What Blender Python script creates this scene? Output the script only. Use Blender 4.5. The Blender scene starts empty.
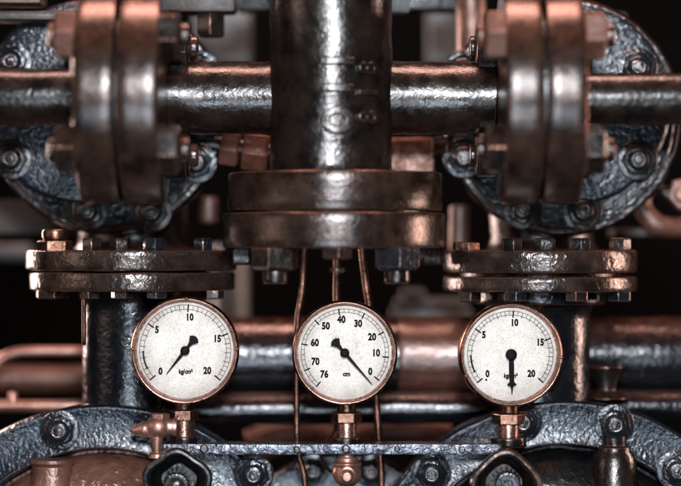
import bpy, bmesh, math, random
from mathutils import Vector, Matrix, noise
random.seed(4)
PI = math.pi
sc = bpy.context.scene
COL = sc.collection
D = 2.2                       # camera distance to the plane of the dials (y = 0); 1 px of the photo = 1 mm there
def S(y): return (D + y) / D
def P(px, py, y): return Vector(((px - 340.5) * .001 * S(y), y, (243 - py) * .001 * S(y)))
def Q(n, y): return n * .001 * S(y)
X, Y, Z = Vector((1, 0, 0)), Vector((0, 1, 0)), Vector((0, 0, 1))

# ---------------------------------------------------------------- materials
def nt(name):
    m = bpy.data.materials.new(name); m.use_nodes = True
    t = m.node_tree; t.nodes.clear()
    return m, t
def N(t, kind, **kw):
    n = t.nodes.new(kind)
    for k, v in kw.items():
        if k in n.inputs: n.inputs[k].default_value = v
        else: setattr(n, k, v)
    return n
def L(t, a, b): t.links.new(a, b)
def ramp(t, src, a, b):
    r = N(t, 'ShaderNodeMapRange'); r.clamp = True
    r.inputs['From Min'].default_value = a; r.inputs['From Max'].default_value = b
    L(t, src, r.inputs['Value']); return r.outputs['Result']
def mul(t, a, b, op='MULTIPLY'):
    m = N(t, 'ShaderNodeMath'); m.operation = op
    for i, v in enumerate((a, b)):
        if isinstance(v, (int, float)): m.inputs[i].default_value = v
        else: L(t, v, m.inputs[i])
    return m.outputs[0]
def mix(t, fac, a, b):
    m = N(t, 'ShaderNodeMix'); m.data_type = 'RGBA'
    for i, v in ((0, fac), (6, a), (7, b)):
        if isinstance(v, (int, float)): m.inputs[i].default_value = v
        elif isinstance(v, tuple): m.inputs[i].default_value = (*v, 1)
        else: L(t, v, m.inputs[i])
    return m.outputs[2]

def metal(name, c1, c2, met=.5, rough=(.25, .5), ns=22, bump=(230, .5, .0015), grain=.25,
          edge=.8, edge_col=(.50, .24, .17), top=.0, top_col=(.22, .085, .055), stretch=None, bevel=.0015, ior=1.8):
    m, t = nt(name)
    out = N(t, 'ShaderNodeOutputMaterial'); b = N(t, 'ShaderNodeBsdfPrincipled')
    tc = N(t, 'ShaderNodeTexCoord'); co = tc.outputs['Object']
    if stretch:
        mp = N(t, 'ShaderNodeMapping'); mp.inputs['Scale'].default_value = stretch
        L(t, co, mp.inputs['Vector']); co = mp.outputs[0]
    n1 = N(t, 'ShaderNodeTexNoise', Scale=ns, Detail=6., Roughness=.65); L(t, co, n1.inputs['Vector'])
    n2 = N(t, 'ShaderNodeTexNoise', Scale=bump[0], Detail=3., Roughness=.55, Distortion=.5); L(t, co, n2.inputs['Vector'])
    n3 = N(t, 'ShaderNodeTexNoise', Scale=950., Detail=2., Roughness=.6); L(t, co, n3.inputs['Vector'])
    n4 = N(t, 'ShaderNodeTexNoise', Scale=70., Detail=5., Roughness=.7); L(t, co, n4.inputs['Vector'])
    f1 = ramp(t, n1.outputs[0], .38, .66); f3 = ramp(t, n3.outputs[0], .3, .7); f4 = ramp(t, n4.outputs[0], .4, .62)
    colr = mix(t, f1, c1, c2)
    colr = mix(t, mul(t, f3, .55), colr, tuple(x * .35 for x in c1))
    geo = N(t, 'ShaderNodeNewGeometry')
    bv = N(t, 'ShaderNodeBevel'); bv.samples = 4; bv.inputs['Radius'].default_value = bevel
    em = None
    if edge > 0:
        d = N(t, 'ShaderNodeVectorMath'); d.operation = 'DOT_PRODUCT'
        L(t, bv.outputs[0], d.inputs[0]); L(t, geo.outputs['Normal'], d.inputs[1])
        e = ramp(t, d.outputs['Value'], .985, .86)
        em = mul(t, mul(t, e, mul(t, f4, .75, 'ADD')), edge)
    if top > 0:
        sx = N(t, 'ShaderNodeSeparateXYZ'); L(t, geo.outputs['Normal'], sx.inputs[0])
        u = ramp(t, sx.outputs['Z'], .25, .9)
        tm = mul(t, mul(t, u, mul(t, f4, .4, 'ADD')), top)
        colr = mix(t, tm, colr, top_col)  # upward faces redder: rust plus painted-in glow of the warm overhead light
    if em is not None: colr = mix(t, em, colr, edge_col)
    b.inputs['IOR'].default_value = ior
    L(t, colr, b.inputs['Base Color'])
    mt = met
    if em is not None: mt = mul(t, em, met, 'MAXIMUM')
    if em is not None: L(t, mt, b.inputs['Metallic'])
    else: b.inputs['Metallic'].default_value = met
    rr = N(t, 'ShaderNodeMapRange'); rr.inputs['From Min'].default_value = .3; rr.inputs['From Max'].default_value = .7
    rr.inputs['To Min'].default_value = rough[0]; rr.inputs['To Max'].default_value = rough[1]
    L(t, n4.outputs[0], rr.inputs['Value']); L(t, rr.outputs[0], b.inputs['Roughness'])
    h = mul(t, n2.outputs[0], mul(t, n3.outputs[0], grain), 'ADD')
    bp = N(t, 'ShaderNodeBump', Strength=bump[1], Distance=bump[2])
    L(t, h, bp.inputs['Height']); L(t, bv.outputs[0], bp.inputs['Normal']); L(t, bp.outputs[0], b.inputs['Normal'])
    L(t, b.outputs[0], out.inputs[0])
    return m

M = {}
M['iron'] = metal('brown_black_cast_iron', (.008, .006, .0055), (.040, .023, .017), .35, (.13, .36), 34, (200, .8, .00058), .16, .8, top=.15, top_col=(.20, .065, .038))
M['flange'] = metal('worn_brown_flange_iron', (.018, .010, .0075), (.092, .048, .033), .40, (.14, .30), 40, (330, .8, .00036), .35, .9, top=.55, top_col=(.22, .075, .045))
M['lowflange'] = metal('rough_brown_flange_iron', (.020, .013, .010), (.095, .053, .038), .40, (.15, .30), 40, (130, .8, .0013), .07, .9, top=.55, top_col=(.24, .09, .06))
M['blue'] = metal('hammered_blue_black_paint', (.010, .015, .025), (.022, .030, .047), .35, (.17, .30), 24, (215, 1.0, .00098), .05, .5, edge_col=(.30, .17, .13))
M['bluebolt'] = metal('blue_black_bolt', (.012, .015, .021), (.034, .039, .050), .5, (.15, .3), 40, (150, .8, .0015), .03, .7, edge_col=(.34, .24, .20))
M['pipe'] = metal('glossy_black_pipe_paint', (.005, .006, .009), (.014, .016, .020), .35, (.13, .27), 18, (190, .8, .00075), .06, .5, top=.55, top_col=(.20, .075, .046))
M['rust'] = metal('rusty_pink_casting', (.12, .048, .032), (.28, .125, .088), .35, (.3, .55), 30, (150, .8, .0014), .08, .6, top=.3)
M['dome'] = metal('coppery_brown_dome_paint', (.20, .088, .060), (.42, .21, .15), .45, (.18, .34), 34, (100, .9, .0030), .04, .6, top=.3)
M['copper'] = metal('aged_copper', (.50, .24, .18), (.80, .46, .37), .85, (.30, .50), 45, (200, .6, .0006), .05, .8, edge_col=(.85, .52, .42))
M['brass'] = metal('dull_brown_brass', (.12, .055, .036), (.38, .19, .135), .95, (.22, .38), 60, (200, .7, .0008), .06, .9, edge_col=(.80, .48, .38))
M['bezel'] = metal('copper_bezel', (.26, .115, .082), (.50, .25, .18), 1., (.20, .38), 60, (250, .5, .0004), .05, .9, edge_col=(.85, .50, .39), bevel=.0012)
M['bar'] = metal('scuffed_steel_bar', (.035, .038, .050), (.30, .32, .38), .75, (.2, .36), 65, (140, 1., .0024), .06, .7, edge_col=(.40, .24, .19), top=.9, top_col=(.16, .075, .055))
M['dark'] = metal('oily_black_iron', (.005, .005, .0055), (.014, .013, .0125), .3, (.2, .4), 30, (150, .7, .0010), .05, .18, edge_col=(.36, .29, .25))
M['bgrust'] = metal('far_rusty_iron', (.07, .028, .019), (.14, .06, .042), .3, (.4, .6), 12, (90, .3, .002), .2, 0)
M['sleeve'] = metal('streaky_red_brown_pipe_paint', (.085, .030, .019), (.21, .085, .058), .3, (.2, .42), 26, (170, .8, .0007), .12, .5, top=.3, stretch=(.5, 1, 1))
M['letter'] = metal('matt_dark_cast_letters', (.006, .005, .005), (.02, .014, .012), .1, (.5, .7), 40, (200, .6, .0008), .1, .9, edge_col=(.32, .22, .18), ior=1.45)
M['bggrey'] = metal('far_grey_iron', (.13, .15, .16), (.26, .29, .31), .3, (.4, .6), 12, (90, .3, .002), .2, 0)
M['bgbrown'] = metal('far_brown_iron', (.022, .012, .009), (.05, .028, .020), .3, (.4, .6), 12, (90, .3, .002), .2, 0)

def simple(name, c, rough=.5, met=0., spec=.5):
    m, t = nt(name)
    out = N(t, 'ShaderNodeOutputMaterial'); b = N(t, 'ShaderNodeBsdfPrincipled')
    tc = N(t, 'ShaderNodeTexCoord')
    n = N(t, 'ShaderNodeTexNoise', Scale=300., Detail=3.); L(t, tc.outputs['Object'], n.inputs['Vector'])
    L(t, mix(t, n.outputs[0], c, tuple(x * .6 for x in c)), b.inputs['Base Color'])
    b.inputs['Roughness'].default_value = rough; b.inputs['Metallic'].default_value = met
    b.inputs['Specular IOR Level'].default_value = spec
    L(t, b.outputs[0], out.inputs[0]); return m
M['ink'] = simple('black_dial_ink', (.004, .004, .004), .7, 0., .15)
M['needle'] = simple('black_needle_enamel', (.004, .004, .004), .6, 0., .12)
M['wall'] = simple('dark_background', (.004, .0037, .0036), .95, 0., .05)

def dial_mat():
    m, t = nt('mottled_white_dial')
    out = N(t, 'ShaderNodeOutputMaterial'); b = N(t, 'ShaderNodeBsdfPrincipled')
    tc = N(t, 'ShaderNodeTexCoord'); co = tc.outputs['Object']
    oi = N(t, 'ShaderNodeObjectInfo')
    ad = N(t, 'ShaderNodeVectorMath'); ad.operation = 'ADD'
    L(t, co, ad.inputs[0]); L(t, oi.outputs['Location'], ad.inputs[1]); co2 = ad.outputs[0]
    a = N(t, 'ShaderNodeTexNoise', Scale=45., Detail=5., Roughness=.65); L(t, co2, a.inputs['Vector'])
    g = N(t, 'ShaderNodeTexNoise', Scale=520., Detail=4., Roughness=.75); L(t, co2, g.inputs['Vector'])
    s = N(t, 'ShaderNodeTexNoise', Scale=230., Detail=6., Roughness=.75, Distortion=1.2); L(t, co2, s.inputs['Vector'])
    c = mix(t, ramp(t, a.outputs[0], .35, .7), (.86, .80, .745), (.70, .635, .58))
    c = mix(t, mul(t, ramp(t, g.outputs[0], .47, .68), .55), c, (.36, .31, .29))
    pat = mul(t, ramp(t, s.outputs[0], .56, .66), ramp(t, a.outputs[0], .48, .62))
    c = mix(t, mul(t, pat, .62), c, (.28, .21, .18))
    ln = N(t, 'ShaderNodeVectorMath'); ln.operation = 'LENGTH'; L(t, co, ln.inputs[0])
    edge_shade = mul(t, ramp(t, ln.outputs['Value'], .030, .0495), ramp(t, a.outputs[0], .2, .75))  # shade of the deep case painted in, blotchy towards the dial edge
    c = mix(t, mul(t, edge_shade, .75), c, (.40, .31, .27))
    L(t, c, b.inputs['Base Color']); b.inputs['Roughness'].default_value = .6
    L(t, b.outputs[0], out.inputs[0]); return m
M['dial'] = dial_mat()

def glass_mat():
    m, t = nt('thin_gauge_glass')
    out = N(t, 'ShaderNodeOutputMaterial')
    tr = N(t, 'ShaderNodeBsdfTransparent'); gl = N(t, 'ShaderNodeBsdfGlossy', Roughness=.04)
    fr = N(t, 'ShaderNodeFresnel', IOR=1.45); mx = N(t, 'ShaderNodeMixShader')
    tc = N(t, 'ShaderNodeTexCoord'); n = N(t, 'ShaderNodeTexNoise', Scale=40.); L(t, tc.outputs['Object'], n.inputs['Vector'])
    L(t, mix(t, n.outputs[0], (.97, .97, .96), (.99, .98, .97)), tr.inputs['Color'])
    L(t, fr.outputs[0], mx.inputs[0]); L(t, tr.outputs[0], mx.inputs[1]); L(t, gl.outputs[0], mx.inputs[2])
    L(t, mx.outputs[0], out.inputs[0]); return m
M['glass'] = glass_mat()

# ---------------------------------------------------------------- mesh helpers (world coordinates)
def basis(axis):
    a = axis.normalized()
    ref = Z if abs(a.z) < .9 else X
    u = ref.cross(a).normalized(); v = a.cross(u).normalized()
    return a, u, v
def lathe(bm, o, axis, prof, seg=64, phase=0., rf=None):
    """prof: [(distance along axis, radius)]; rf(theta) scales the radius"""
    a, u, v = basis(axis); rings = []
    for (h, r) in prof:
        if r < 1e-6: rings.append([bm.verts.new(o + a * h)]); continue
        ring = []
        for k in range(seg):
            th = phase + 2 * PI * k / seg; rr = r * (rf(th) if rf else 1)
            ring.append(bm.verts.new(o + a * h + (u * math.cos(th) + v * math.sin(th)) * rr))
        rings.append(ring)
    for A, B in zip(rings, rings[1:]):
        if len(A) == 1 and len(B) == 1: continue
        for k in range(seg):
            k2 = (k + 1) % seg
            if len(A) == 1: f = (A[0], B[k2], B[k])
            elif len(B) == 1: f = (A[k], A[k2], B[0])
            else: f = (A[k], A[k2], B[k2], B[k])
            try: bm.faces.new(f)
            except ValueError: pass
    return bm
def rounded(r, h, b, sub=6):
    p = [(0, 0), (0, r * .5), (0, r - b), (b * .3, r - b * .3), (b, r)]
    for k in range(1, sub): p.append((b + (h - 2 * b) * k / sub, r))
    return p + [(h - b, r), (h - b * .3, r - b * .3), (h, r - b), (h, r * .5), (h, 0)]
def cyl(a, b, r, bev=.001, seg=64, bm=None, sub=6, r2=None):
    bm = bm or bmesh.new(); h = (b - a).length
    p = rounded(r, h, min(bev, r * .4, h * .4), sub)
    if r2: p = [(x, q * (1 + (r2 / r - 1) * x / h)) for x, q in p]
    return lathe(bm, a, b - a, p, seg)
def hexnut(o, axis, r, h, phase=0., bm=None):
    bm = bm or bmesh.new()
    return lathe(bm, o, axis, [(0, 0), (0, r * .93), (h * .08, r), (h * .86, r), (h, r * .86), (h, 0)], 6, phase)
def smooth_path(pts, n=10):
    out = []; p = [pts[0] * 2 - pts[1]] + list(pts) + [pts[-1] * 2 - pts[-2]]
    for i in range(1, len(p) - 2):
        for k in range(n):
            t = k / n; a, b, c, d = p[i-1:i+3]
            out.append(.5 * ((2*b) + (c-a)*t + (2*a-5*b+4*c-d)*t*t + (3*b-a-3*c+d)*t**3))
    out.append(p[-2]); return out
def tube(pts, r, seg=14, bm=None, rad=None, n=10):
    bm = bm or bmesh.new(); path = smooth_path(pts, n); rings = []; u = None
    for i, q in enumerate(path):
        d = (path[min(i+1, len(path)-1)] - path[max(i-1, 0)]).normalized()
        if u is None: _, u, _ = basis(d)
        u = (u - d * u.dot(d)).normalized(); v = d.cross(u)
        rr = rad(i / (len(path) - 1)) if rad else r
        rings.append([bm.verts.new(q + (u * math.cos(2*PI*k/seg) + v * math.sin(2*PI*k/seg)) * rr) for k in range(seg)])
    for A, B in zip(rings, rings[1:]):
        for k in range(seg): bm.faces.new((A[k], A[(k+1) % seg], B[(k+1) % seg], B[k]))
    for ring, fl in ((rings[0], True), (rings[-1], False)): bm.faces.new(ring[::-1] if fl else ring)
    return bm
def box(c, size, bev=.001, bm=None):
    bm = bm or bmesh.new()
    g = bmesh.ops.create_cube(bm, size=1)['verts']
    for v in g: v.co = Vector((v.co.x * size[0], v.co.y * size[1], v.co.z * size[2])) + c
    es = list({e for v in g for e in v.link_edges})
    if bev: bmesh.ops.bevel(bm, geom=es, offset=bev, segments=2, affect='EDGES', profile=.6)
    return bm
def ball(c, r, bm=None, sc3=(1, 1, 1)):
    bm = bm or bmesh.new()
    for v in bmesh.ops.create_uvsphere(bm, u_segments=28, v_segments=18, radius=r)['verts']:
        v.co = Vector((v.co.x * sc3[0], v.co.y * sc3[1], v.co.z * sc3[2])) + c
    return bm
def wobble(bm, amp=.0006, f=28., seed=0.):
    for v in bm.verts:
        v.co += noise.noise_vector(v.co * f + Vector((seed, seed * 1.7, 3))) * amp
    return bm
def merge(*bms):
    out = bmesh.new()
    for b in bms:
        me = bpy.data.meshes.new('tmp'); b.to_mesh(me); out.from_mesh(me); bpy.data.meshes.remove(me); b.free()
    return out
def text_bm(s, size, ext=.0003, xs=.8, off=.0, align=('CENTER', 'CENTER'), spacing=1., bev=0.):
    cu = bpy.data.curves.new('t', 'FONT'); cu.body = s; cu.size = 1; cu.align_x, cu.align_y = align
    cu.extrude = ext / size; cu.bevel_depth = bev / size; cu.bevel_resolution = 2; cu.offset = off; cu.space_character = spacing; cu.resolution_u = 4
    o = bpy.data.objects.new('t', cu); COL.objects.link(o)
    bpy.context.view_layer.update()
    me = bpy.data.meshes.new_from_object(o.evaluated_get(bpy.context.evaluated_depsgraph_get()))
    bm = bmesh.new(); bm.from_mesh(me)
    bpy.data.objects.remove(o); bpy.data.curves.remove(cu); bpy.data.meshes.remove(me)
    for v in bm.verts: v.co = Vector((v.co.x * size * xs, -v.co.z * size, v.co.y * size))
    return bm

# ---------------------------------------------------------------- objects
def root_of(o):
    while o.parent: o = o.parent
    return o
def obj(name, bm, mat, parent=None, angle=38, local=False, label=None):
    bmesh.ops.recalc_face_normals(bm, faces=bm.faces)
    if parent and not local:
        bmesh.ops.translate(bm, verts=bm.verts, vec=-root_of(parent).location)
    me = bpy.data.meshes.new(name); bm.to_mesh(me); bm.free()
    me.polygons.foreach_set('use_smooth', [True] * len(me.polygons))
    me.set_sharp_from_angle(angle=math.radians(angle))
    me.materials.append(M[mat] if isinstance(mat, str) else mat)
    o = bpy.data.objects.new(name, me); COL.objects.link(o); o.parent = parent
    if label: o['label'] = label
    return o
def thing(name, label, cat, loc=Vector((0, 0, 0)), group=None):
    o = bpy.data.objects.new(name, None); COL.objects.link(o)
    o.empty_display_size = .02; o.location = loc
    o['label'] = label; o['category'] = cat
    if group: o['group'] = group
    return o
def tag(o, label, cat, group=None):
    o['label'] = label; o['category'] = cat
    if group: o['group'] = group
    return o
def stud_nut(parent, c, axis, r, h, mat, boss=True, ph=0., wash='washer'):
    """a nut on a washer with the stud's end standing out of it"""
    a = axis.normalized()
    b = obj('nut', hexnut(c + a * .002, a, r, h, ph), mat, parent)
    if boss: obj(wash, cyl(c - a * .002, c + a * .0035, r * 1.22, .0012, 40), mat, b)
    bm = lathe(bmesh.new(), c + a * h, a, [(0, 0), (.002, r * .66), (.0022, r * .62), (.005, r * .60), (.0065, r * .5), (.0068, r * .36), (.0060, r * .30), (.0085, r * .26), (.009, 0)], 28)
    obj('stud', bm, mat, b)
    return b

# ================= background wall
w = obj('background', box(Vector((0, 1.5, 0)), (4, .02, 3), 0), 'wall'); w['kind'] = 'structure'

# ================= tee pipe in the middle, with cross runs
TY = -.010
AX = lambda px, py=98.: P(px, py, TY)
tee = thing('tee_pipe', 'dark cast iron upright tee pipe with raised lettering above the middle gauge', 'pipe', P(331, 180, TY))
c0, c1 = AX(331, 178), AX(331, -60)
Rt = Q(61, TY)
hgt = (c1 - c0).length
prof = [(0, 0), (0, Rt * 1.10), (Q(3, TY), Rt * 1.05), (Q(8, TY), Rt)]
for k in range(1, 24): prof.append((Q(8, TY) + (hgt - Q(8, TY)) * k / 24, Rt * (1 + .004 * math.sin(k * 1.7))))
prof += [(hgt, Rt), (hgt, 0)]
body = obj('pipe_body', wobble(lathe(bmesh.new(), c0, Z, prof, 96), .0012, 30), 'iron', tee)
for x0, x1, r in ((331, 170, 36.5), (331, 494, 36.5)):
    a, b = P(x0, 98, .012), P(x1, 98, .012); h = (b - a).length; R = Q(r, .012); f0 = Rt * .93
    pr = [(0, 0), (0, R)] + [(f0 + Q(d, TY), R + Q(e, TY)) for d, e in ((0, 1.2), (15, 0))]
    n = 12
    pr += [(f0 + Q(15, TY) + (h - f0 - Q(15, TY)) * k / n, R) for k in range(1, n + 1)] + [(h, 0)]
    obj('branch_pipe', wobble(lathe(bmesh.new(), a, b - a, pr, 72), .0010, 32, x1), 'iron', tee)
# raised lettering bent round the body, read from below upwards
def bent_text(s, h_px, px_c, py_c, xs, off, sp):
    bm = text_bm(s, .001 * h_px, .0030, xs, off, spacing=sp, bev=.0015)
    for k in range(-24, 25):
        z = k * .0018
        bmesh.ops.bisect_plane(bm, geom=bm.verts[:] + bm.edges[:] + bm.faces[:], plane_co=(0, 0, z), plane_no=(0, 0, 1))
    cen = AX(331, py_c); a0 = math.asin((px_c - 331) / 61.)
    for v in bm.verts:
        x, y, z = v.co
        across = -z; up = x                  # turned a quarter to the left
        th = a0 + across / Rt; r = Rt - y + .0006
        v.co = Vector((cen.x + math.sin(th) * r, cen.y - math.cos(th) * r, cen.z + up))
    return bm
obj('raised_lettering', bent_text('O11', 38, 339, 97, .80, .035, 1.72), 'iron', tee)
obj('raised_lettering', bent_text('818', 28, 367, 96, .85, .0, 2.0), 'iron', tee)
# upper round flange of the tee
FY = .030
def disc_v(px, y0, y1, r, Yc, bev=.0026, amp=.0004):
    return wobble(cyl(P(px, y1, Yc), P(px, y0, Yc), Q(r, Yc), bev, 128, sub=4), amp, 22, px)
obj('flange', disc_v(335, 173, 211.5, 107, FY), 'flange', tee)
for px in (229, 250):
    pass
# counter flange under it, with hanging nuts
cf = thing('blank_flange', 'round brown blank flange bolted under the tee pipe, above the middle gauge', 'flange', P(334, 248, FY))
obj('flange_plate', disc_v(334, 213, 248, 111, FY), 'flange', cf)
obj('gasket', disc_v(334, 210.5, 214, 98, FY, .0005), 'dark', cf)
for px, dy, rr in ((275, -.075, 21), (397, -.075, 21), (337, -.100, 13)):
    y = FY + dy; c = P(px, 250, y)
    n_ = obj('nut', hexnut(P(px, 247, y), -Z, Q(rr + 3, y), Q(23 if rr > 15 else 12, y), .25 if px < 300 else -.1), 'iron' if px < 390 else 'bluebolt', cf)
    obj('stud', cyl(P(px, 268, y), P(px, 284 if rr > 15 else 272, y), Q(rr * .62, y), .003, 28), 'iron', n_)
for px, dy in ((240, .03), (430, .03)):
    y = FY + dy; obj('nut', hexnut(P(px, 247, y), -Z, Q(15, y), Q(18, y), .4), 'iron', cf)

# ================= side flanges and side pipes
VY = -.060
BRY = -.048
def disc_h(x0, x1, cy, r, y, bev=.0032, amp=.0004):
    return wobble(cyl(P(x0, cy, y), P(x1, cy, y), Q(r, y), bev, 128, sub=4), amp, 22, x0)
# inner flange of each branch belongs to the tee, the outer to the side pipe
sides = [(-1, (126, 165), (84, 122.5), (-70, 92), 28.5, (77, 86)), (1, (500, 536), (540, 577), (572, 760), 26., (577, 584))]
for sgn, inn, outr, run, rp, collar in sides:
    obj('flange', disc_h(inn[0], inn[1], 97, 107, VY), 'flange', tee)
    sp = thing('side_pipe', 'brown pipe with bolted flange running off the left edge' if sgn < 0 else 'brown pipe with bolted flange running off the right edge', 'pipe', P(outr[0], 97, VY))
    obj('flange', disc_h(outr[0], outr[1], 97, 107, VY), 'flange', sp)
    obj('gasket', disc_h(min(inn[1], outr[1]), max(inn[0], outr[0]), 97, 90, VY, .0004), 'dark', sp)
    a, b = P(run[0], 97 if sgn < 0 else 99, VY), P(run[1], 97 if sgn < 0 else 99, VY)
    obj('pipe_run', wobble(cyl(a, b, Q(rp, VY), .001, 64, sub=30), .0008, 30, sgn), 'iron', sp)
    obj('collar', cyl(P(collar[0], 97, VY), P(collar[1], 97, VY), Q(rp + 5, VY), .002, 64), 'iron', sp)
    for ang in (40, -40, 140, -140):
        yb = VY - math.cos(math.radians(ang)) * .084; pz = 97 - math.sin(math.radians(ang)) * 84
        xl, xr = (inn[0], outr[1]) if sgn > 0 else (outr[0], inn[1])
        cl, cr = P(xl, pz, yb), P(xr, pz, yb); zz = P(xl, 97, VY).z + math.sin(math.radians(ang)) * .084
        cl.z = cr.z = zz; cl.x = P(xl, 97, VY).x; cr.x = P(xr, 97, VY).x
        lm = 'rust' if ang == 40 else 'iron'
        h_ = obj('bolt', hexnut(cl + X * .001, -X, Q(25, VY), Q(21, VY), .05), lm, sp)
        obj('bolt_tip', cyl(cl - X * .02, cl - X * .026, Q(12, VY), .002, 24), lm, h_)
        h_ = obj('bolt', hexnut(cr - X * .001, X, Q(25, VY), Q(21, VY), .27), 'rust' if (ang == 40 and sgn > 0) else 'iron', sp)
        obj('bolt_tip', cyl(cr + X * .02, cr + X * .028, Q(12, VY), .002, 24), 'flange', h_)

# ================= big round valve covers behind
CY = .100
for sgn, ctr, fc, lab in ((-1, (110, 117), (84, 103), 'large blue grey round cover behind the left pipe flanges'),
                          (1, (559, 119), (569, 105), 'large blue grey round cover behind the right pipe flanges')):
    vc = thing('round_cover', lab, 'cover', P(ctr[0], ctr[1], CY))
    bk = CY + .045
    bm = lathe(bmesh.new(), P(ctr[0], ctr[1], CY + .035), -Y, [(0, 0), (0, Q(119, CY)), (.03, Q(120, CY)), (.038, Q(119, CY)), (.042, Q(116, CY)), (.042, Q(112, CY)), (.0445, Q(110, CY)), (.0445, Q(70, CY)), (.0445, 0)], 128)
    obj('rim_plate', wobble(bm, .0008, 30), 'pipe', vc)
    bm = lathe(bmesh.new(), P(fc[0], fc[1], CY - .005), -Y, [(0, 0), (0, Q(100, CY)), (.012, Q(100, CY)), (.0155, Q(97, CY)), (.016, Q(94, CY)), (.0165, Q(60, CY)), (.017, Q(30, CY)), (.017, 0)], 128)
    obj('raised_face', wobble(bm, .0008, 30), 'blue', vc)
    pts = [(12, 159), (197, 163), (88, 211), (152, 212), (12, 62), (200, 70)] if sgn < 0 else [(637, 160), (637, 68), (522, 209), (582, 211), (463, 158), (463, 70)]
    for i, (px, py) in enumerate(pts):
        onface = (Vector((px, py)) - Vector(fc)).length < 96
        stud_nut(vc, P(px, py, CY - (.022 if onface else .0095)), -Y, Q(16.5, CY), .010, 'dark' if i in (0, 2, 3) else 'bluebolt', True, .3 * i)
    # boss ring round the nuts is cast with the face
# ================= lower flanged joints under the covers
LY = .095
# --- left
nk = thing('flanged_neck', 'square shouldered iron neck with upper flange, rusty left end, left of the tee', 'pipe', P(131, 270, LY))
obj('neck', wobble(lathe(bmesh.new(), P(133, 252, .175), Z, [(0, 0), (0, Q(64, LY)), (.006, Q(58, LY)), (.016, Q(56, LY)), (.06, Q(58, LY)), (.12, Q(60, LY)), (.12, 0)], 72), .002, 40), 'iron', nk)
obj('flange', disc_v(132, 250, 270, 105, LY, .0028, .0012), 'lowflange', nk)
for px, dy, m_ in ((55, -.05, 'brass'), (92, -.085, 'iron'), (153, -.085, 'bluebolt'), (203, -.06, 'bluebolt'), (120, -.09, 'iron')):
    y = LY + dy; big = px == 55
    n_ = obj('nut', hexnut(P(px, 251, y), Z, Q(18 if big else 10.5, y), Q(11 if big else 13, y), .2 + px), m_, nk)
    if big:
        obj('stud', cyl(P(px, 240, y), P(px, 229, y), Q(13, y), .003, 28), m_, n_)
vp = thing('column_pipe', 'upright black pipe with bolted flange standing behind the left gauge', 'pipe', P(131, 395, LY))
obj('flange', disc_v(133, 271.5, 290, 102, LY, .0028, .0012), 'lowflange', vp)
def column(px, y0, y1, r, Yc):
    a, b = P(px, y1, Yc), P(px, y0, Yc); h = (b - a).length
    pr = [(0, 0)] + [(h * k / 16, Q(r, Yc)) for k in range(15)] + [(h * .95, Q(r + 3, Yc)), (h, Q(r + 8, Yc)), (h, 0)]
    return wobble(lathe(bmesh.new(), a, Z, pr, 80), .0008, 35)
obj('pipe_body', column(130, 288, 420, 47, LY), 'pipe', vp)
for px, dy, m_ in ((52, -.045, 'iron'), (90, -.085, 'iron'), (157, -.088, 'bluebolt'), (213, -.06, 'iron'), (122, -.09, 'iron')):
    y = LY + dy
    n_ = obj('nut', hexnut(P(px, 290, y), -Z, Q(11 if px > 60 else 17, y), Q(9, y), .1 + px), m_, vp)
    if px == 90: obj('stud', cyl(P(84, 297, y), P(84, 345, y + .01), Q(2.2, y), .001, 12), 'brass', n_)
# --- right
nk = thing('flanged_neck', 'iron neck with upper flange of pinkish left end, right of the tee', 'pipe', P(540, 270, LY))
obj('neck', wobble(lathe(bmesh.new(), P(540, 252, .175), Z, [(0, 0), (0, Q(62, LY)), (.006, Q(57, LY)), (.016, Q(55, LY)), (.06, Q(57, LY)), (.12, Q(60, LY)), (.12, 0)], 72), .002, 40, 5), 'iron', nk)
obj('flange', disc_v(540, 250, 272.5, 97, LY, .0035, .0012), 'lowflange', nk)
for px, dy, m_ in ((466, -.045, 'brass'), (512, -.085, 'iron'), (580, -.085, 'bluebolt'), (620, -.05, 'flange'), (545, -.09, 'dark')):
    y = LY + dy
    obj('nut', hexnut(P(px, 251, y), Z, Q(14 if px == 466 else 11, y), Q(9 if px == 466 else 13, y), .15 + px), m_, nk)
vp = thing('column_pipe', 'upright black pipe with gapped bolted flange standing behind the right gauge', 'pipe', P(540, 395, LY))
obj('flange', disc_v(540, 276, 291, 97, LY, .0028, .0012), 'lowflange', vp)
obj('spacer', disc_v(540, 271, 277, 80, LY, .0005), 'dark', vp)
obj('flange_ring', disc_v(540, 290.5, 304, 66, LY, .0025, .001), 'pipe', vp)
obj('pipe_body', column(540, 300, 420, 50, LY), 'pipe', vp)
for px, dy, m_ in ((470, -.045, 'iron'), (515, -.085, 'bluebolt'), (577, -.085, 'iron'), (620, -.05, 'bluebolt')):
    y = LY + dy
    obj('nut', hexnut(P(px, 291, y), -Z, Q(12.5, y), Q(11, y), .2 + px), m_, vp)

# ================= horizontal pipes behind the gauges
HY = .172
hp = thing('cross_pipe', 'thick glossy black cross pipe behind the gauges with pinkish rusty sleeve', 'pipe', P(340, 356, HY))
obj('pipe_run', wobble(cyl(P(130, 356, HY), P(760, 356, HY), Q(38.5, HY), .001, 80, sub=60), .0012, 26), 'pipe', hp)
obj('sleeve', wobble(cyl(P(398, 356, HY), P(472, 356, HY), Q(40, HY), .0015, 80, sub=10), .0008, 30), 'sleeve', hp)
HY2 = .130
hq = thing('cross_pipe', 'thin black cross pipe with rusty top, just below the thick cross pipe', 'pipe', P(340, 409, HY2))
obj('pipe_run', wobble(cyl(P(170, 410, HY2), P(760, 406, HY2), Q(15.5, HY2), .001, 48, sub=60), .0009, 30), 'pipe', hq)
obj('seam', cyl(P(170, 397, HY2 + .008), P(760, 394, HY2 + .008), Q(4, HY2), .001, 20, sub=20), 'rust', hq)
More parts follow.
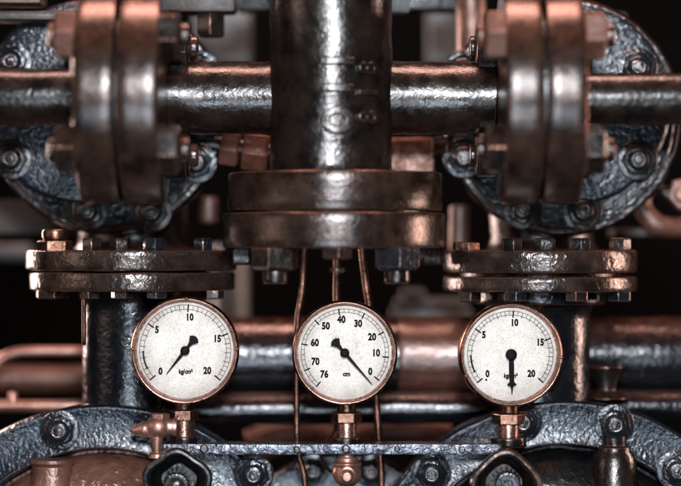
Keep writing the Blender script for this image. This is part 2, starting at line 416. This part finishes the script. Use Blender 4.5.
# oil cup on the thin pipe
oc = thing('oil_cup', 'small flared black oil cup on the thin cross pipe, right of the right gauge', 'oil cup', P(606, 392, .10))
obj('cup', lathe(bmesh.new(), P(606, 398, .10), Z, [(0, 0), (0, Q(22, .13)), (Q(4, .13), Q(17, .13)), (Q(8, .13), Q(10, .13)), (Q(14, .13), Q(10.5, .13)), (Q(31, .13), Q(17.5, .13)), (Q(32, .13), Q(15, .13)), (Q(29, .13), Q(12, .13)), (Q(22, .13), 0)], 40), 'iron', oc)

# ================= copper pipes at the left edge
lt = thing('copper_tube', 'bent copper tube curving down at the left edge', 'tube', P(40, 351, .22))
obj('tube_run', tube([P(110, 351, .22), P(70, 351, .22), P(35, 351, .22), P(14, 353, .22), P(-2, 362, .22), P(-10, 385, .22)], Q(5, .22)), 'copper', lt)
tag(obj('copper_pipe', wobble(cyl(P(-60, 379, .30), P(110, 379, .30), Q(14, .30), .001, 48, sub=12), .001, 20), 'rust'), 'dull red pipe lying behind the bent copper tube at left', 'pipe')
lr = thing('copper_rod', 'straight pinkish copper rod with a knob above the left big cover', 'rod', P(40, 406, .16))
obj('rod', cyl(P(-60, 406, .16), P(120, 406, .16), Q(6.5, .16), .001, 28, sub=12), 'copper', lr)
obj('knob', lathe(bmesh.new(), P(13, 402, .16), Z, [(0, 0), (0, Q(6, .16)), (.004, Q(5, .16)), (.010, Q(4.5, .16)), (.012, 0)], 24), 'copper', lr)

# ================= large cylinder covers at the bottom
BY = .040
def big_cover(cx, cy, R, Ri, label, inner_mat, bolts, seed):
    t = thing('cylinder_cover', label, 'cover', P(cx, cy, BY))
    o = P(cx, cy, BY + .05)
    q = lambda r: Q(r, BY)
    bm = lathe(bmesh.new(), o, -Y, [(0, q(R - 2)), (.04, q(R)), (.047, q(R - 1)), (.0505, q(R - 3.5)), (.0505, q(R - 6)), (.0495, q(R - 8)), (.050, q((R + Ri) / 2)), (.0500, q(Ri + 4)), (.0510, q(Ri + 2)), (.050, q(Ri)), (.045, q(Ri - 1)), (.004, q(Ri - 3)), (0, q(Ri - 3))], 220)
    obj('rim', wobble(bm, .0010, 30, seed), 'blue', t)
    pr = [(.004, q(Ri - 2)), (.024, q(Ri - 4))] + [(.024 + .050 * math.sin(k / 8 * PI / 2), q((Ri - 6) * (1 - .45 * (1 - math.cos(k / 8 * PI / 2))))) for k in range(9)] + [(.076, q(Ri * .3)), (.076, 0)]
    obj('domed_face', wobble(lathe(bmesh.new(), o, -Y, pr, 160), .003, 26, seed), inner_mat, t)
    for i, (px, py) in enumerate(bolts):
        stud_nut(t, P(px, py, BY), -Y, Q(16.5, BY), .011, 'bluebolt', True, .35 + .4 * i)
    return t
lc = big_cover(108, 608, 212, 167, 'large round cylinder cover with copper brown dome, bottom left', 'dome', [(60, 430), (254, 474)], 1)
obj('stub', lathe(bmesh.new(), P(52, 490, .04), Z, [(0, 0), (0, Q(24, .04)), (Q(12, .04), Q(21, .04)), (Q(24, .04), Q(20, .04)), (Q(28, .04), Q(23, .04)), (Q(31, .04), Q(22, .04)), (Q(31.5, .04), Q(18, .04)), (Q(32, .04), 0)], 40), 'rust', lc)
rc = big_cover(560, 604, 212, 167, 'large round cylinder cover with dark dome and upright nozzle, bottom right', 'dark', [(522, 422), (614, 424), (431, 473), (676, 470)], 2)
obj('nozzle', lathe(bmesh.new(), P(614, 500, .04), Z, [(0, 0), (0, Q(27, .04)), (Q(40, .04), Q(22, .04)), (Q(46, .04), Q(20, .04)), (Q(50, .04), Q(17, .04)), (Q(53, .04), Q(17, .04)), (Q(55, .04), Q(12.5, .04)), (Q(66, .04), Q(12, .04)), (Q(68, .04), Q(10, .04)), (Q(68, .04), 0)], 40), 'iron', rc)
# small middle cover with two round bolts
mc = thing('small_cover', 'small blue grey round cover between the two large cylinder covers', 'cover', P(342, 560, .11))
obj('plate', wobble(lathe(bmesh.new(), P(342, 560, .15), -Y, [(0, Q(112, .11)), (.034, Q(112, .11)), (.039, Q(109, .11)), (.040, Q(104, .11)), (.040, Q(50, .11)), (.040, 0)], 120), .001, 30), 'blue', mc)
for px, py in ((313, 470), (371, 471)): stud_nut(mc, P(px, py, .11), -Y, Q(13.5, .11), .009, 'bluebolt', True, px)
# added pink casting: warm-lit background between bar and thin pipe put into colour
cs = obj('warm_glow_casting', wobble(tube([P(250, 446, .26), P(300, 434, .26), P(345, 446, .26), P(392, 432, .26), P(450, 436, .26)], .02, 24), .004, 22), 'rust')
tag(cs, 'added pink casting for the warm lit background behind the steel bar, under the thin cross pipe', 'casting')

# ================= steel bar that carries the gauges
GY = .022
br = thing('steel_bar', 'scuffed grey flat steel bar carrying the three gauges', 'bar', P(330, 448, GY))
a, b = P(163, 449.5, GY - .016), P(502, 449.5, GY - .016)
bm = box((a + b) / 2 + Vector((0, .017, 0)), ((b - a).length, .034, Q(10.5, GY)), .0012)
bmesh.ops.subdivide_edges(bm, edges=[e for e in bm.edges if abs((e.verts[0].co - e.verts[1].co).x) > .1], cuts=60)
obj('bar', wobble(bm, .0005, 40), 'bar', br)
for px, pz, rr in ((204, 449, 4.4), (297, 450, 3.4), (346, 449, 4.2), (397, 449, 3.0), (462, 450, 3.6)): obj('screw', cyl(P(px, pz, GY - .015), P(px, pz, GY - .0195), Q(rr, GY), .0014, 20), 'dark', br)

# ================= pressure gauges
def polar(r, deg, y): return Vector((r * .001 * math.cos(math.radians(deg)), y, r * .001 * math.sin(math.radians(deg))))
def prism2d(pts, y0, y1):
    bm = bmesh.new()
    f = bm.faces.new([bm.verts.new((x * .001, y1, z * .001)) for x, z in pts])
    r = bmesh.ops.extrude_face_region(bm, geom=[f])
    for v in r['geom']:
        if isinstance(v, bmesh.types.BMVert): v.co.y = y0
    return bm
def strip(p0, p1, wd, y, th=.00025):
    d = (p1 - p0).normalized(); n = Vector((-d.z, 0, d.x)) * wd * .0005
    bm = bmesh.new()
    vs = [p0 + n, p1 + n, p1 - n, p0 - n]
    fr = [bm.verts.new(v + Vector((0, y - th - v.y, 0))) for v in vs]; bk = [bm.verts.new(v + Vector((0, y - v.y, 0))) for v in vs]
    bm.faces.new(fr); bm.faces.new(bk[::-1])
    for i in range(4): bm.faces.new((fr[i], fr[(i+1) % 4], bk[(i+1) % 4], bk[i]))
    return bm
def arc(r, wd, d0, d1, y, n=90, th=.00022):
    bm = bmesh.new(); rows = []
    for k in range(n + 1):
        d = d0 + (d1 - d0) * k / n
        rows.append([bm.verts.new(polar(r + s * wd / 2, d, yy)) for s, yy in ((-1, y), (-1, y - th), (1, y - th), (1, y))])
    for A, B in zip(rows, rows[1:]):
        for i in range(3): bm.faces.new((A[i], A[i+1], B[i+1], B[i]))
    return bm
def interp(v, tab):
    for (a, x), (b, y) in zip(tab, tab[1:]):
        if a <= v <= b: return x + (y - x) * (v - a) / (b - a)
def gauge(cx, cy, R, label, tab, minor, nums, unit, unit_pos, needle, screws, yaw, ro, ri, red_band=True):
    t = thing('pressure_gauge', label, 'gauge', P(cx, cy, 0), 'round white dial pressure gauges on the steel bar')
    t.rotation_euler = (0, 0, math.radians(yaw)); sc_ = R / 53.
    k = .001 * sc_
    kw = dict(local=True)
    obj('case', lathe(bmesh.new(), Vector((0, .034, 0)), -Y, [(0, 0), (0, 44*k), (.002, 47*k), (.006, 48.5*k), (.020, 50*k), (.026, 51*k), (.026, 0)], 128), 'bezel', t, **kw)
    obj('bezel', lathe(bmesh.new(), Vector((0, .010, 0)), -Y, [(0, 50*k), (0, 52.6*k), (.002, 53.4*k), (.011, 53.6*k), (.0145, 53.2*k), (.0168, 52.3*k), (.0178, 51.4*k), (.0180, 50.8*k), (.0174, 50.2*k), (.0160, 49.5*k), (.0135, 49.0*k), (.0095, 48.8*k), (.0095, 47.5*k)], 160), 'bezel', t, **kw)
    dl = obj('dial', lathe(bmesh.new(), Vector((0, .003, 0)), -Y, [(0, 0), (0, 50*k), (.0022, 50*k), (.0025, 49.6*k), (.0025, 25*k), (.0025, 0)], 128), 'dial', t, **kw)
    y = .0004
    parts = []
    d0, d1 = tab[0][1], tab[-1][1]
    parts += [arc(ro, .45, d0, d1, y), arc(ri, .45, d0, d1, y)]
    v = tab[0][0]; lim = tab[-1][0]; i = 0
    while v <= lim + 1e-6:
        a = interp(v, tab)
        parts.append(strip(polar(ri, a, 0), polar(ro, a, 0), .42, y)); v += minor
    if lim == 20:
        for v in range(21):
            a = interp(v, tab); parts.append(strip(polar(ri - 1.8, a, 0), polar(ro, a, 0), .55, y))
    for v, _ in tab:
        a = interp(v, tab); parts.append(strip(polar(ri - 2.6, a, 0), polar(ro + .6, a, 0), 1.35, y))
    if red_band: parts.append(arc((ro + ri) / 2 - 1.2, 1.2, interp(.9, tab), interp(2.6, tab), y, 20))
    obj('scale_marks', merge(*parts), 'ink', dl, **kw)
    for s, x, z, h in nums:
        bm = text_bm(s, .0093 * (1 if lim == 20 else 1.03), .00025, .80, .055, spacing=1.05)
        bmesh.ops.translate(bm, verts=bm.verts, vec=(x * .001, y, z * .001)); obj('numeral', bm, 'ink', dl, **kw)
    bm = text_bm(unit, .0064, .00025, .80 if len(unit) > 2 else .95, .05, spacing=1.0)
    bmesh.ops.translate(bm, verts=bm.verts, vec=(unit_pos[0] * .001, y, unit_pos[1] * .001)); obj('unit_lettering', bm, 'ink', dl, **kw)
    # needle
    kind, ang, ln = needle
    ny = -.0042
    if kind == 'tail':
        pts = [(ln, -.35), (ln, .35), (8, 1.5), (0, 1.9), (-5, 1.4), (-9.5, 2.2), (-14.5, 5.6), (-17, 3.0), (-17.8, 0), (-17, -3.0), (-14.5, -5.6), (-9.5, -2.2), (-5, -1.4), (0, -1.9), (8, -1.5)]
    else:
        pts = [(ln, -.4), (ln, .4), (33, 1.0), (32, 1.4), (30, 4.6), (29.2, 4.8), (28.6, 3.4), (27, 2.3), (14, 2.6), (0, 2.4), (-2, 0), (0, -2.4), (14, -2.6), (27, -2.3), (28.6, -3.4), (29.2, -4.8), (30, -4.6), (32, -1.4), (33, -1.0)]
    ca, sa = math.cos(math.radians(ang)), math.sin(math.radians(ang))
    nd = obj('needle', prism2d([(x * ca - z * sa, x * sa + z * ca) for x, z in pts], ny - .0007, ny), 'needle', t, **kw)
    hr = 4.6 if kind == 'tail' else 5.6
    obj('hub', lathe(bmesh.new(), Vector((0, .001, 0)), -Y, [(0, 0), (0, .0025), (.0045, .0025), (.0045, hr*.001), (.0065, hr*.001), (.0075, hr*.0008), (.0078, hr*.0005), (.0078, hr*.00042), (.0072, hr*.0004), (.0072, 0)], 40), 'needle', nd, **kw)
    obj('glass_pane', lathe(bmesh.new(), Vector((0, -.0058, 0)), -Y, [(0, 0), (0, 49.5*k)], 96), 'glass', t, **kw)
    for sa_ in screws:
        c = polar(51.4 * sc_, sa_, -.006)
        obj('screw', lathe(bmesh.new(), c, -Y, [(0, 0), (0, .0019), (.0025, .0019), (.0031, .0013), (.0033, 0)], 16), 'brass', t, **kw)
    return t
T20 = [(0, 220), (5, 144), (10, 86), (15, 21.5), (20, -40.5)]
TCM = [(0, -39), (10, -6), (20, 28), (30, 63.5), (40, 98), (50, 132.5), (60, 168.5), (70, 204), (76, 230)]
g1 = gauge(185.2, 350.5, 53.6, 'leftmost gauge, white dial to 20, needle pointing down left to zero', T20, .5,
      [('0', -24.7, -21, 1), ('5', -28.2, 20.5, 1), ('10', 4.4, 33, 1), ('15', 32, 11.5, 1), ('20', 22, -20.5, 1)], 'kg/cm²', (.5, -21.3), ('tail', 231.5, 29.5), (178, 2, 88), 1.5, 45.6, 41.2)
g2 = gauge(344.8, 352.8, 52.2, 'middle gauge, white dial marked cm to 76, needle pointing down right to zero', TCM, 2,
      [('0', 25.5, -19, .9), ('10', 31.2, -.5, .9), ('20', 27.3, 15.6, .9), ('30', 13.3, 29, .9), ('40', -3.4, 33, .9), ('50', -19, 26.5, .9), ('60', -30, 9.8, .9), ('70', -29.4, -9, .9), ('76', -20.5, -21.7, .95)], 'cm', (1.8, -21.4), ('tail', -48.9, 41.5), (), -.5, 43.8, 40.4, False)
g3 = gauge(510.5, 354.5, 52.0, 'rightmost gauge, white dial to 20, thick arrow needle pointing straight down', T20, .5,
      [('0', -23.2, -19.5, 1), ('5', -26.8, 19.5, 1), ('10', 4, 31.5, 1), ('15', 30.2, 11.8, 1), ('20', 21.2, -19.5, 1)], 'kg/cm²', (.3, -21.4), ('arrow', -88.8, 39), (-3, 205), 5.5, 43.4, 39.4)
dot = lathe(bmesh.new(), Vector((-.0245, .0004, -.0252)), -Y, [(0, 0), (0, .0011), (.0002, .0011), (.0002, 0)], 18)
obj('stop_pin', dot, 'needle', g3, local=True)

def stem(g, px, top, nut, thread, base, nut_r, thr_r, mat='brass', base_mat='iron'):
    """the threaded connection under a gauge: parts of the gauge"""
    inv = g.rotation_euler.to_matrix().to_4x4().inverted()
    def put(name, bm, m):
        bmesh.ops.translate(bm, verts=bm.verts, vec=-g.location); bm.transform(inv)
        return obj(name, bm, m, g, local=True)
    put('collar', cyl(P(px, top - 6, GY), P(px, nut[0] + 1, GY), Q(9.5, GY), .001, 28), mat)
    put('hex_nut', hexnut(P(px, nut[1], GY), Z, Q(nut_r, GY), Q(nut[1] - nut[0], GY), PI / 6 - .04), mat)
    pr = [(0, 0)]; h = Q(thread[1] - thread[0], GY); n = 14
    for k in range(n):
        pr += [(h * (k + .1) / n, Q(thr_r, GY)), (h * (k + .6) / n, Q(thr_r - .9, GY))]
    put('threaded_pipe', lathe(bmesh.new(), P(px, thread[1], GY), Z, pr + [(h, Q(thr_r, GY)), (h, 0)], 40), mat)
    put('base_ring', cyl(P(px, base[1], GY), P(px, base[0], GY), Q(base[2], GY), .0018, 36), base_mat)
stem(g1, 184, 403, (409, 420), (419, 441), (436, 444.5, 13), 15, 11.2)
stem(g2, 346.5, 404, (411.5, 422.5), (421, 441), (437, 444.5, 14), 15.5, 10.8)
stem(g3, 508.5, 406, (412.5, 424), (422, 440), (437, 447, 18), 16.5, 11)

# copper elbow under the middle of the bar
el = thing('copper_elbow', 'copper union elbow hanging under the bar below the middle gauge', 'fitting', P(347, 456, GY))
obj('neck', lathe(bmesh.new(), P(347, 466, GY), Z, [(0, 0), (0, Q(14, GY)), (.003, Q(15, GY)), (.005, Q(10.5, GY)), (.008, Q(10.5, GY)), (.010, Q(8.5, GY)), (.0125, Q(9, GY)), (.0125, 0)], 36), 'copper', el)
obj('ball', ball(P(347, 473, GY), Q(14.5, GY)), 'copper', el)
obj('cap', lathe(bmesh.new(), P(347, 475, GY - .010), Vector((0, -1, -.08)), [(0, 0), (0, Q(9.5, 0)), (.004, Q(9, 0)), (.005, Q(6.5, 0)), (.010, Q(6, 0)), (.012, Q(4, 0)), (.012, 0)], 32), 'copper', el)

# ================= small copper valve on the left end of the bar
sv = thing('drain_valve', 'small pinkish copper valve beside the stem of the left gauge', 'valve', P(158, 455, .0))
vy = .006
obj('valve_body', merge(ball(P(158, 427, vy), Q(12.5, vy), sc3=(1.05, 1, .95)), lathe(bmesh.new(), P(158, 426, vy), X + Z * -.06, [(0, 0), (0, Q(9, vy)), (Q(15, vy), Q(8, vy)), (Q(15, vy), Q(9.5, vy)), (Q(19, vy), Q(9.5, vy)), (Q(19, vy), 0)], 32),
    lathe(bmesh.new(), P(158, 428, vy), -X - Z * .14, [(0, Q(9, vy)), (Q(12, vy), Q(8, vy)), (Q(13, vy), Q(5.5, vy)), (Q(14, vy), 0)], 32)), 'copper', sv)
obj('knob', lathe(bmesh.new(), P(147, 429, vy), -X - Z * .14, [(0, 0), (0, Q(8, vy)), (Q(3, vy), Q(8.4, vy)), (Q(6, vy), Q(7.2, vy)), (Q(10, vy), Q(5.6, vy)), (Q(15, vy), Q(3.4, vy)), (Q(16.5, vy), 0)], 24), 'copper', sv)
obj('bonnet', hexnut(P(160, 419, vy), Z, Q(10, vy), Q(6, vy), .3), 'copper', sv)
obj('outlet', lathe(bmesh.new(), P(157, 458, vy), Z, [(0, 0), (0, Q(8.5, vy)), (Q(4, vy), Q(8, vy)), (Q(6, vy), Q(5, vy)), (Q(16, vy), Q(5.6, vy)), (Q(24, vy), Q(8, vy)), (Q(30, vy), Q(7, vy)), (Q(30, vy), 0)], 32), 'copper', sv)

# ================= lobed hand wheels at the bottom edge
def hand_wheel(cx, cy, r, lobes, ph, label, rim_mat, hub_mat, hole, hubpos):
    t = thing('hand_wheel', label, 'hand wheel', P(cx, cy, -.02))
    q = lambda n: n * .001
    c = P(cx, cy, .004)
    rf = lambda th: 1 + .055 * math.cos(lobes * (th - ph))
    pr = [(0, q(r * .75)), (.02, q(r * .92)), (.034, q(r)), (.040, q(r * .99)), (.0432, q(r * .94)), (.0436, q(r * .88)), (.0415, q(r * .80)), (.036, q(r * .72)), (.020, q(r * .64)), (.012, q(r * .5)), (.010, 0)]
    obj('lobed_rim', wobble(lathe(bmesh.new(), c, -Y, pr, 120, rf=rf), .0005, 50), rim_mat, t)
    h0 = P(hubpos[0], hubpos[1], -.004)
    kn = lambda th: 1 + .03 * math.cos(20 * th)
    hp_ = [(0, 0), (0, q(13)), (.024, q(13)), (.028, q(12)), (.0285, q(10)), (.0275, q(9))]
    hp_ += [(.0275, q(5)), (.020, q(4.4)), (.020, 0)] if hole else [(.029, q(7)), (.031, q(4)), (.031, 0)]
    obj('hub', lathe(bmesh.new(), h0, -Y, hp_, 120, rf=kn), hub_mat, t)
    return t
hand_wheel(180, 480, 34, 5, PI / 2, 'black lobed hand wheel with dark hub below the left gauge', 'dark', 'dark', False, (178, 483))
hand_wheel(503, 481, 34, 4, PI / 2, 'worn hand wheel with pale edge and hollow hub below the right gauge', 'iron', 'bluebolt', True, (506, 482))

# ================= thin copper tubes
TYB = .055
def thin(name_label, pts, r, mat='brass'):
    o = obj('thin_tube', tube(pts, r, 12), mat); return tag(o, name_label, 'tube')
thin('thin copper tube hanging left of the middle gauge', [P(306, 225, TYB), P(304.5, 250, TYB), P(302, 290, TYB), P(297.5, 322, TYB), P(296.5, 380, TYB), P(297, 438, TYB), P(299, 455, TYB), P(304, 475, TYB), P(306, 500, TYB)], Q(3.1, TYB))
thin('thin copper tube hanging behind the top of the middle gauge', [P(337, 225, TYB), P(337, 260, TYB), P(336.5, 300, TYB), P(338, 330, TYB), P(341, 370, TYB)], Q(3.6, TYB))
thin('thin copper tube slanting down right of the middle gauge', [P(360, 225, TYB), P(362, 252, TYB), P(366, 285, TYB), P(371, 320, TYB), P(375, 370, TYB), P(377, 410, TYB), P(379, 440, TYB), P(381, 465, TYB), P(382, 500, TYB)], Q(3.6, TYB))
thin('very thin wire pipe curling from bar to copper elbow', [P(337, 418, .035), P(335.5, 428, .04), P(330, 437, .045), P(322, 446, .05), P(321, 456, .05), P(325, 466, .045), P(333, 473, .035), P(341, 477, .02)], Q(1.7, .04))

# ================= things further back
bg = 'iron parts in the dark behind the pipes'
bl = thing('rusty_union', 'rusty red pair of hex nuts between the left cover and the tee', 'union', P(243, 148, .10))
obj('stem', cyl(P(195, 141, .10), P(292, 157, .10), Q(10, .10), .002, 28), 'iron', bl)
for x0, x1, m_ in ((221, 240, 'rust'), (243, 269, 'rust')):
    obj('nut', hexnut(P(x0, 146 + (x0 - 221) * .16, .10), P(x1, 148, .10) - P(x0, 145, .10), Q(19 if x0 < 230 else 21, .10), Q(x1 - x0, .10), .2), m_, bl)
ub = thing('rust_block', 'pinkish rusted block right of the tee above the blank flange', 'block', P(412, 160, .16))
obj('block', wobble(box(P(410, 158, .16), (Q(46, .16), .05, Q(40, .16)), .004), .002, 30), 'dome', ub)
obj('bolt', hexnut(P(446, 154, .1), Z, Q(15, .1), Q(17, .1)), 'iron', ub)
# forked bracket at the right edge
fk = thing('forked_bracket', 'brown forked bracket with dark slots at the right edge', 'bracket', P(665, 210, .2))
obj('fork_arm', wobble(tube([P(655, 182, .2), P(643, 196, .19), P(645, 212, .19), P(660, 226, .19), P(685, 226, .2), P(710, 214, .2)], .008, 16, rad=lambda t_: .0085 + .004 * t_), .001, 40), 'rust', fk)
obj('fork_arm', wobble(tube([P(650, 186, .2), P(668, 194, .195), P(680, 205, .2), P(705, 220, .2)], .007, 16), .001, 40), 'iron', fk)
hb = thing('hex_bolt', 'pinkish hex bolt head at the right edge beside the right cover', 'bolt', P(684, 194, .15))
nb_ = obj('head', hexnut(P(684, 194, .16), Vector((-.15, -1, 0)), Q(17, .16), .016, .2), 'rust', hb)
obj('bolt_tip', cyl(P(683, 194, .145), P(681, 194, .135), Q(8, .16), .003, 24), 'copper', nb_)
# stacked grey plates
gp = thing('plate_stack', 'stack of pale grey plates in the gap right of the middle gauge', 'plates', P(420, 320, .36))
for i, (x0, x1, y0, y1) in enumerate(((392, 470, 309, 322), (396, 466, 299, 308), (402, 424, 290, 298))):
    c = (P(x0, y0, .36) + P(x1, y1, .36)) / 2
    obj('plate', box(c, (Q(x1 - x0, .36), .08, Q(y1 - y0, .36)), .003), 'bggrey', gp)
def bgbox(name, label, cat, x0, x1, y0, y1, y, mat, dp=.05, bev=.004, round_=None):
    if round_ == 'z': bm = cyl(P((x0 + x1) / 2, y1, y), P((x0 + x1) / 2, y0, y), Q((x1 - x0) / 2, y), .004, 40)
    elif round_ == 'x': bm = cyl(P(x0, (y0 + y1) / 2, y), P(x1, (y0 + y1) / 2, y), Q((y1 - y0) / 2, y), .004, 40)
    else: bm = box((P(x0, y0, y) + P(x1, y1, y)) / 2, (Q(x1 - x0, y), dp, Q(y1 - y0, y)), bev)
    return tag(obj(name, wobble(bm, .0015, 15, x0), mat), label, cat)
bgbox('iron_post', 'blurred grey post standing behind the blank flange, left of the thin tubes', 'post', 212, 248, 245, 330, .45, 'bggrey', round_='z')
bgbox('iron_post', 'blurred grey post behind the pipes at the top left of the tee', 'post', 196, 250, 8, 66, .5, 'bggrey')
bgbox('iron_post', 'blurred grey post behind the pipes at the top right of the tee', 'post', 428, 462, -30, 66, .5, 'bggrey')
bgbox('copper_pipe', 'upright rusty pipe at the top beside the right flanges', 'pipe', 456, 486, -60, 64, .16, 'rust', round_='z')
bgbox('iron_post', 'pale thin upright rod at the top behind the right flanges', 'rod', 571, 580, -40, 26, .2, 'bggrey', round_='z')
bgbox('iron_beam', 'dark brown beam across the top left behind the flanges', 'beam', -60, 84, 12, 22, .06, 'bgbrown')
bgbox('iron_beam', 'reddish brown beam at the top left corner', 'beam', -60, 44, -16, 6, .06, 'bgrust')
bgbox('iron_beam', 'brown blurred beam behind the left cover above the dark gap', 'beam', -80, 100, 201, 234, .30, 'bgbrown')
bgbox('iron_beam', 'grey blurred bar in the dark gap at the left edge', 'bar', -60, 32, 244, 260, .45, 'bggrey', round_='x')
bgbox('iron_beam', 'brown beam under the forked bracket at the right edge', 'beam', 610, 760, 229, 237, .24, 'bgbrown')
bgbox('iron_block', 'dark brown block with a bolt at the top left of the tee', 'block', 160, 236, -40, 14, .1, 'bgbrown')
tag(obj('hex_bolt', hexnut(P(211, 14, .09), -Z, Q(15, .09), Q(23, .09)), 'iron'), 'dark bolt head hanging under the brown block at the top', 'bolt')
tag(obj('hex_bolt', hexnut(P(397, -10, .09), -Z, Q(15, .09), Q(23, .09)), 'bggrey'), 'pale grey bolt head at the top right of the tee', 'bolt')
bgbox('iron_beam', 'black beam across the top behind the tee', 'beam', 236, 460, -30, 12, .2, 'dark')
tag(obj('hex_bolt', hexnut(P(614, 15, .3), -Z, Q(12, .3), Q(15, .3)), 'bggrey'), 'blurred grey bolt head above the right round cover', 'bolt')
bgbox('iron_post', 'dark rust coloured upright behind the right neck', 'post', 449, 470, 205, 252, .19, 'bgrust', round_='z')
bgbox('iron_post', 'dark rust coloured upright behind the left neck', 'post', 198, 218, 196, 224, .19, 'bgrust', round_='z')

# ---------------------------------------------------------------- light
def area(name, loc, target, sx, sy, power, color):
    l = bpy.data.lights.new(name, 'AREA'); l.shape = 'RECTANGLE'; l.size = sx; l.size_y = sy; l.energy = power; l.color = color
    o = bpy.data.objects.new(name, l); COL.objects.link(o); o.location = loc
    o.rotation_euler = (Vector(target) - Vector(loc)).to_track_quat('-Z', 'Y').to_euler()
    return o
area('key_lamp', (.08, -2.1, .50), (0, 0, 0), .27, .29, 53, (.90, .95, 1.))
area('low_lamp', (.0, -2.0, -.60), (0, 0, -.1), .7, .22, 14, (.74, .87, 1.))
area('top_lamp', (0, .10, 1.3), (0, 0, 0), 1.0, .25, 17, (1., .60, .49))
area('left_lamp', (-1.0, .95, .20), (0, 0, 0), .20, .7, 22, (1., .70, .61))
area('left_front_fill', (-1.6, -.75, .30), (0, 0, -.1), .6, .8, 3.5, (1., .72, .60))  # added soft fill that brightens the copper valve and dome
area('right_lamp', (1.5, .22, .1), (0, 0, 0), .14, .7, 14, (1., .66, .53))

wd = bpy.data.worlds.new('World'); sc.world = wd; wd.use_nodes = True
wb = wd.node_tree.nodes['Background']; wb.inputs[0].default_value = (.9, .78, .72, 1); wb.inputs[1].default_value = .02

# ---------------------------------------------------------------- camera
cam = bpy.data.cameras.new('camera'); co = bpy.data.objects.new('camera', cam); COL.objects.link(co)
co.location = (0, -D, 0); co.rotation_euler = (PI / 2, 0, 0)
cam.sensor_width = 36; cam.lens = 36 * D / .681; cam.clip_end = 50; cam.clip_start = .05
cam.dof.use_dof = True; cam.dof.focus_distance = D + .005; cam.dof.aperture_fstop = cam.lens / 92.
sc.camera = co
sc.view_settings.view_transform = 'Standard'; sc.view_settings.look = 'None'; sc.view_settings.exposure = 0; sc.view_settings.gamma = 1
